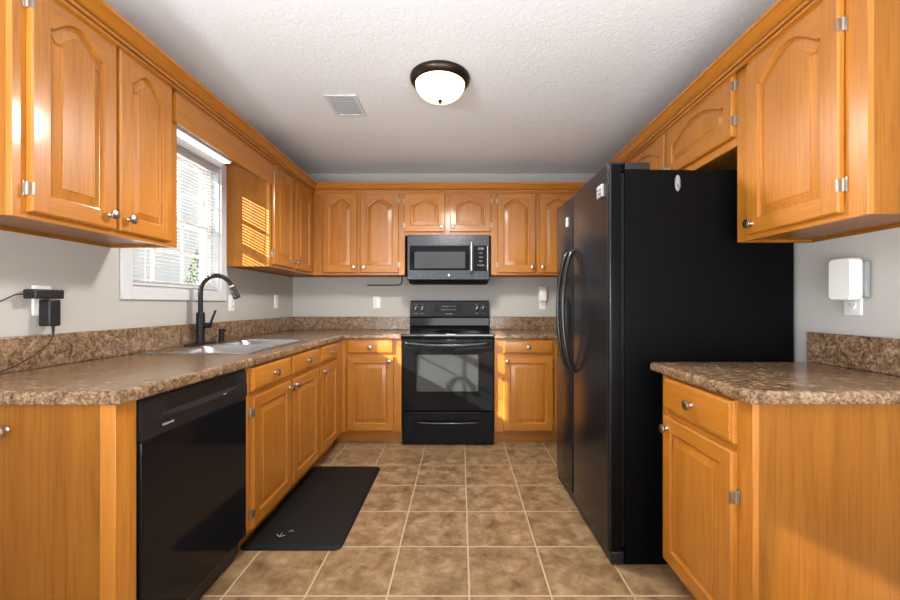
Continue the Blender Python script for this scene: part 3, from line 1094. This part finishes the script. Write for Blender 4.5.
# adhesive hook on the refrigerator's side
fm = Matrix.LocRotScale(Vector((.630, 2.69, 0)), Euler((0, 0, FA)), None)
hp = fm @ Vector((FW - .0037, .318, 1.70))
t = thing('adhesive_hook', 'small grey oval adhesive hook stuck high on the side of the refrigerator', 'hook', hp, FA + pi / 2)
b = MB()
oval = lambda w_, h_, y: [(w_ * cos(2 * pi * i / 24), y, h_ * sin(2 * pi * i / 24)) for i in range(24)]
b.rings([oval(.0115, .036, 0), oval(.0115, .036, -.004), oval(.009, .033, -.006)], 0); b.build('plate', M['hook'], t, smooth=40)
b = MB(); b.tube([(0, -.005, .004), (0, -.012, -.010), (0, -.018, -.020), (0, -.021, -.014)], [.006, .005, .004, .003], 10); b.build('prong', M['hook'], t, smooth=60)

# ------------------------------------------------------------------ floor mat
t = thing('floor_mat', 'black cushioned mat on the tiles in front of the sink base cabinet', 'mat', (-.808, 2.375, 0))
b = MB()
def MR(d, z):
    return [(x, y, z) for x, y in rrect(-.243 + d, .243 - d, -.482 + d, .482 - d, .035 - d * .5)]
b.rings([MR(0, .0005), MR(0, .004), MR(.010, .013), MR(.022, .0165)], 0)
b.build('pad', M['rubber'], t, smooth=30)
b = MB()
b.tube([(-.105, -.375, .0167), (-.085, -.395, .0167), (-.06, -.382, .0167)], .0022, 6)
b.tube([(-.085, -.362, .0167), (-.083, -.390, .0167)], .0016, 6)
b.tube([(-.055, -.352, .0167), (-.045, -.340, .0167), (-.035, -.352, .0167)], .0025, 6)
b.build('printed_mark', M['mark'], t)


# ------------------------------------------------------------------ outlets and plug-in devices
def outlet(label, loc, rz, double=False):
    t = thing('wall_outlet', label, 'outlet', loc, rz)
    b = MB(); b.rings([[(x, y, z) for x, z in rrect(-.036 + d, .036 - d, -.059 + d, .059 - d, .006)] for d, y in ((0, 0), (0, -.003), (.004, -.006))], 0)
    b.build('plate', M['plastic'], t, smooth=30)
    for z in (-.021, .021):
        b = MB(); b.rings([[(x, y, z + q) for x, q in rrect(-.0165 + d, .0165 - d, -.0145 + d, .0145 - d, .008)] for d, y in ((0, -.0055), (0, -.0075), (.001, -.008))], 0)
        s = b.build('socket', M['vinyl'], t, smooth=30)
        b = MB(); b.box(-.0075, -.0055, -.0084, -.0078, z - .001, z + .008); b.box(.0055, .0075, -.0084, -.0078, z - .001, z + .008)
        b.lathe([(.0025, 0), (.0025, .0005), (.0001, .0005)], 10, 0, tr(0, -.0079, z - .007) @ rot('X', pi / 2))
        b.build('slots', M['slot'], s)
    return t


outlet('white outlet behind the black power adapters, left wall', (XL + .0005, 1.577, 1.175), LEFT)
outlet('white outlet just right of the window casing, behind the faucet', (XL + .0005, 2.885, 1.168), LEFT)
outlet('white outlet on the left wall near the back corner', (XL + .0005, 3.580, 1.185), LEFT)
outlet('white outlet on the back wall under the towel holder', (-.822, YB - .0005, 1.180), 0)
outlet('white outlet under the small white plug-in, beside the refrigerator', (.800, YB - .0005, 1.172), 0)
outlet('white outlet above the right foreground countertop', (XR - .0005, 1.549, 1.177), RIGHT)

# black adapters: local frame at the wall, -y out of the wall
t = thing('power_adapter', 'flat wide black power adapter plugged into the upper left socket', 'power adapter', (XL + .0092, 1.555, 1.200), LEFT)
b = MB(); b.box(-.054, .056, -.050, 0, -.018, .018); b.build('case', M['adapter'], t, bevel=.005, seg=3)
b = MB(); b.tube([(-.052, -.025, 0), (-.10, -.025, -.004), (-.15, -.025, -.030), (-.20, -.025, -.085), (-.26, -.028, -.17), (-.31, -.05, -.245), (-.345, -.08, -.2815)], .0025, 8); b.build('cord', M['adapter'], t, smooth=60)
t = thing('power_adapter', 'boxy black power adapter hanging below the flat one', 'power adapter', (XL + .0092, 1.590, 1.130), LEFT)
b = MB(); b.box(-.034, .012, -.046, 0, -.055, .049); b.build('case', M['adapter'], t, bevel=.006, seg=3)
b = MB(); b.tube([(0, -.025, -.052), (0, -.025, -.085)], [.006, .0035], 10)
b.tube([(0, -.025, -.075), (-.002, -.025, -.100), (-.02, -.026, -.128), (-.08, -.028, -.165), (-.14, -.032, -.190), (-.22, -.05, -.209), (-.30, -.09, -.2125), (-.38, -.16, -.2125)], .0022, 8)
b.build('cord', M['adapter'], t, smooth=60)

t = thing('plug_in_device', 'large white plug-in box on the outlet of the right wall', 'plug-in', (XR - .0092, 1.530, 1.256), RIGHT)
b = MB()
def PR(y, d, r):
    return [(x, y, z) for x, z in rrect(-.046 + d, .046 - d, -.080 + d, .080 - d, r)]
b.rings([PR(-.018, .004, .02), PR(-.022, 0, .02), PR(-.060, 0, .018), PR(-.066, .004, .016)], 0)
b.build('case', M['plastic'], t, smooth=35)
b = MB(); b.box(-.030, .056, -.018, -.0002, -.070, .066); b.build('shade_slab', M['hook'], t, bevel=.004)  # shade on the box's near side, put in as a grey slab
t = thing('plug_in_device', 'small rounded white plug-in on the back wall beside the refrigerator', 'plug-in', (.800, YB - .0092, 1.262), 0)
b = MB(); b.rings([[(x, y, z) for x, y in rrect(-.043 + d, .043 - d, -.058 + d, -.0005 - d, .026 - d)] for d, z in ((.008, -.072), (0, -.066), (0, .066), (.010, .074))], 0)
b.build('case', M['plastic'], t, smooth=40)

# ------------------------------------------------------------------ paper towel holder
t = thing('paper_towel_holder', 'bare metal paper towel rod under the cabinet left of the microwave', 'towel holder', (-.56, 3.76, UB))
b = MB(); b.box(-.03, .03, -.025, .025, -.004, -.0006 + .012 - .0006); b.build('mount', M['bronze'], t, bevel=.001)
b = MB()
pts = [(.014, 0, -.003), (.014, 0, -.03), (.012, 0, -.055), (.0, 0, -.075), (-.018, 0, -.084), (-.10, 0, -.085), (-.20, 0, -.085), (-.31, 0, -.085)]
b.tube(pts, .0055, 12); b.build('rod', M['bronze'], t, smooth=60)
b = MB(); b.lathe([(.004, 0), (.020, .001), (.020, .006), (.006, .009), (.0001, .009)], 20, 0, tr(-.308, 0, -.085) @ rot('Y', -pi / 2)); b.build('end_disc', M['nickel'], t)

# ------------------------------------------------------------------ ceiling light and vent
t = thing('ceiling_light', 'round flush dome ceiling light with a dark bronze ring', 'ceiling light', (-.115, 2.27, ZC))
b = MB(); b.lathe([(.168, -.0005), (.170, -.010), (.166, -.022), (.156, -.034), (.148, -.040), (.142, -.042), (.140, -.034), (.130, -.020), (.0001, -.012)], 48); b.build('ring', M['bronze'], t, smooth=50)
b = MB()
prof = [(.139, -.036)] + [(.139 * cos(pi / 2 * i / 12), -.038 - .092 * sin(pi / 2 * i / 12)) for i in range(1, 12)] + [(.0001, -.130)]
b.lathe(prof, 48); b.build('glass_dome', M['dome'], t, smooth=60)
b = MB(); b.lathe([(.0001, -.126), (.012, -.129), (.013, -.133), (.006, -.137), (.008, -.142), (.004, -.148), (.0001, -.150)], 20); b.build('finial', M['bronze'], t)
pl = bpy.data.lights.new('lamp_bulb', 'SPOT'); pl.energy = 66; pl.color = (1, .955, .89); pl.shadow_soft_size = .10; pl.spot_size = radians(172); pl.spot_blend = .5
po = bpy.data.objects.new('lamp_bulb', pl); col.objects.link(po); po.parent = t; po.location = (0, 0, -.24)

t = thing('ceiling_vent', 'white louvred air vent in the ceiling left of the light', 'vent', (-.735, 2.585, ZC))
b = MB()
w2, l2, fw = .100, .135, .022
for q in ((-w2, w2, -l2, -l2 + fw), (-w2, w2, l2 - fw, l2), (-w2, -w2 + fw, -l2 + fw, l2 - fw), (w2 - fw, w2, -l2 + fw, l2 - fw)):
    b.box(*q, -.008, -.0005)
b.build('frame', M['white'], t, bevel=.002)
b = MB(); b.box(-w2 + fw, w2 - fw, -l2 + fw, l2 - fw, -.0022, -.0008); b.build('backing', M['grille'], t)
b = MB()
n = 11
for i in range(n):
    y = -l2 + fw + (2 * l2 - 2 * fw) * (i + .5) / n
    b.box(-w2 + fw, w2 - fw, -.006, .006, -.0006, .0006, 0, tr(0, y, -.0062) @ rot('X', .5))
b.build('louvres', M['white'], t)

# ------------------------------------------------------------------ window blind
ya, yb = W1[0] + .010, W1[1] - .010
t = thing('window_blind', 'white horizontal mini blind hanging in the sink window', 'blind', (XL - .024, (ya + yb) / 2, W1[3] - .007))
hw = (yb - ya) / 2
b = MB(); b.box(-.014, .014, -hw, hw, -.028, 0); b.build('headrail', M['white'], t, bevel=.002)
b = MB()
zbot = -(W1[3] - .007 - W1[2] - .022)
n = 37
for i in range(n):
    z = -.042 + (zbot + .016 + .042) * i / (n - 1)
    tilt = radians(-4)
    rows = []
    for j in range(5):
        u = j / 4 * 2 - 1
        rows.append((.0125 * u, .0022 * (1 - u * u)))
    up = [(x * cos(tilt) - h * sin(tilt), x * sin(tilt) + h * cos(tilt)) for x, h in rows]
    for (xa_, za_), (xb_, zb_) in zip(up, up[1:]):
        b.add([(xa_, -hw + .003, z + za_), (xb_, -hw + .003, z + zb_), (xb_, hw - .003, z + zb_), (xa_, hw - .003, z + za_)], [(0, 1, 2, 3)])
b.build('slats', M['slat'], t, smooth=60)
b = MB(); b.box(-.012, .012, -hw + .002, hw - .002, zbot - .010, zbot + .004); b.build('bottom_rail', M['white'], t, bevel=.003)
for y in (-hw * .62, hw * .62):
    b = MB()
    for x in (-.0135, .0135):
        b.tube([(x, y, -.027), (x, y, zbot)], .0009, 6)
    b.build('ladder_cord', M['white'], t)
b = MB(); b.tube([(.017, -hw + .12, -.02), (.019, -hw + .12, -.30), (.019, -hw + .122, -.62)], .0032, 8); b.build('tilt_wand', M['plastic'], t)
b = MB(); b.tube([(.017, hw - .10, -.02), (.018, hw - .10, -.25), (.020, hw - .09, -.46)], .0014, 6); b.lathe([(.003, 0), (.006, -.03), (.0001, -.031)], 12, 0, tr(.020, hw - .09, -.46)); b.build('pull_cord', M['grille'], t)

# ------------------------------------------------------------------ outside: a small evergreen seen through the blind
t = thing('shrub', 'dark green shrub outside, seen through the lower right of the blind', 'shrub', (-4.1, 6.45, -.02))
b = MB(); b.tube([(0, 0, 0), (.02, 0, .8), (0, .02, 1.7)], [.05, .04, .015], 8); b.build('stem', M['bark'], t)
b = MB()
for i in range(1500):
    z = .3 + 1.75 * random.random()
    r = .34 * (1 - ((z - .3) / 1.8) ** 2) ** .5 * random.random() ** .4 + .02
    a = random.random() * 2 * pi
    mt = tr(r * cos(a), r * sin(a), z) @ Euler((random.random() * 3, random.random() * 3, a)).to_matrix().to_4x4()
    b.add([(-.03, 0, 0), (0, -.015, .003), (.03, 0, 0), (0, .015, .003)], [(0, 1, 2, 3)], 0, mt)
b.build('foliage', M['leaf'], t, smooth=0)
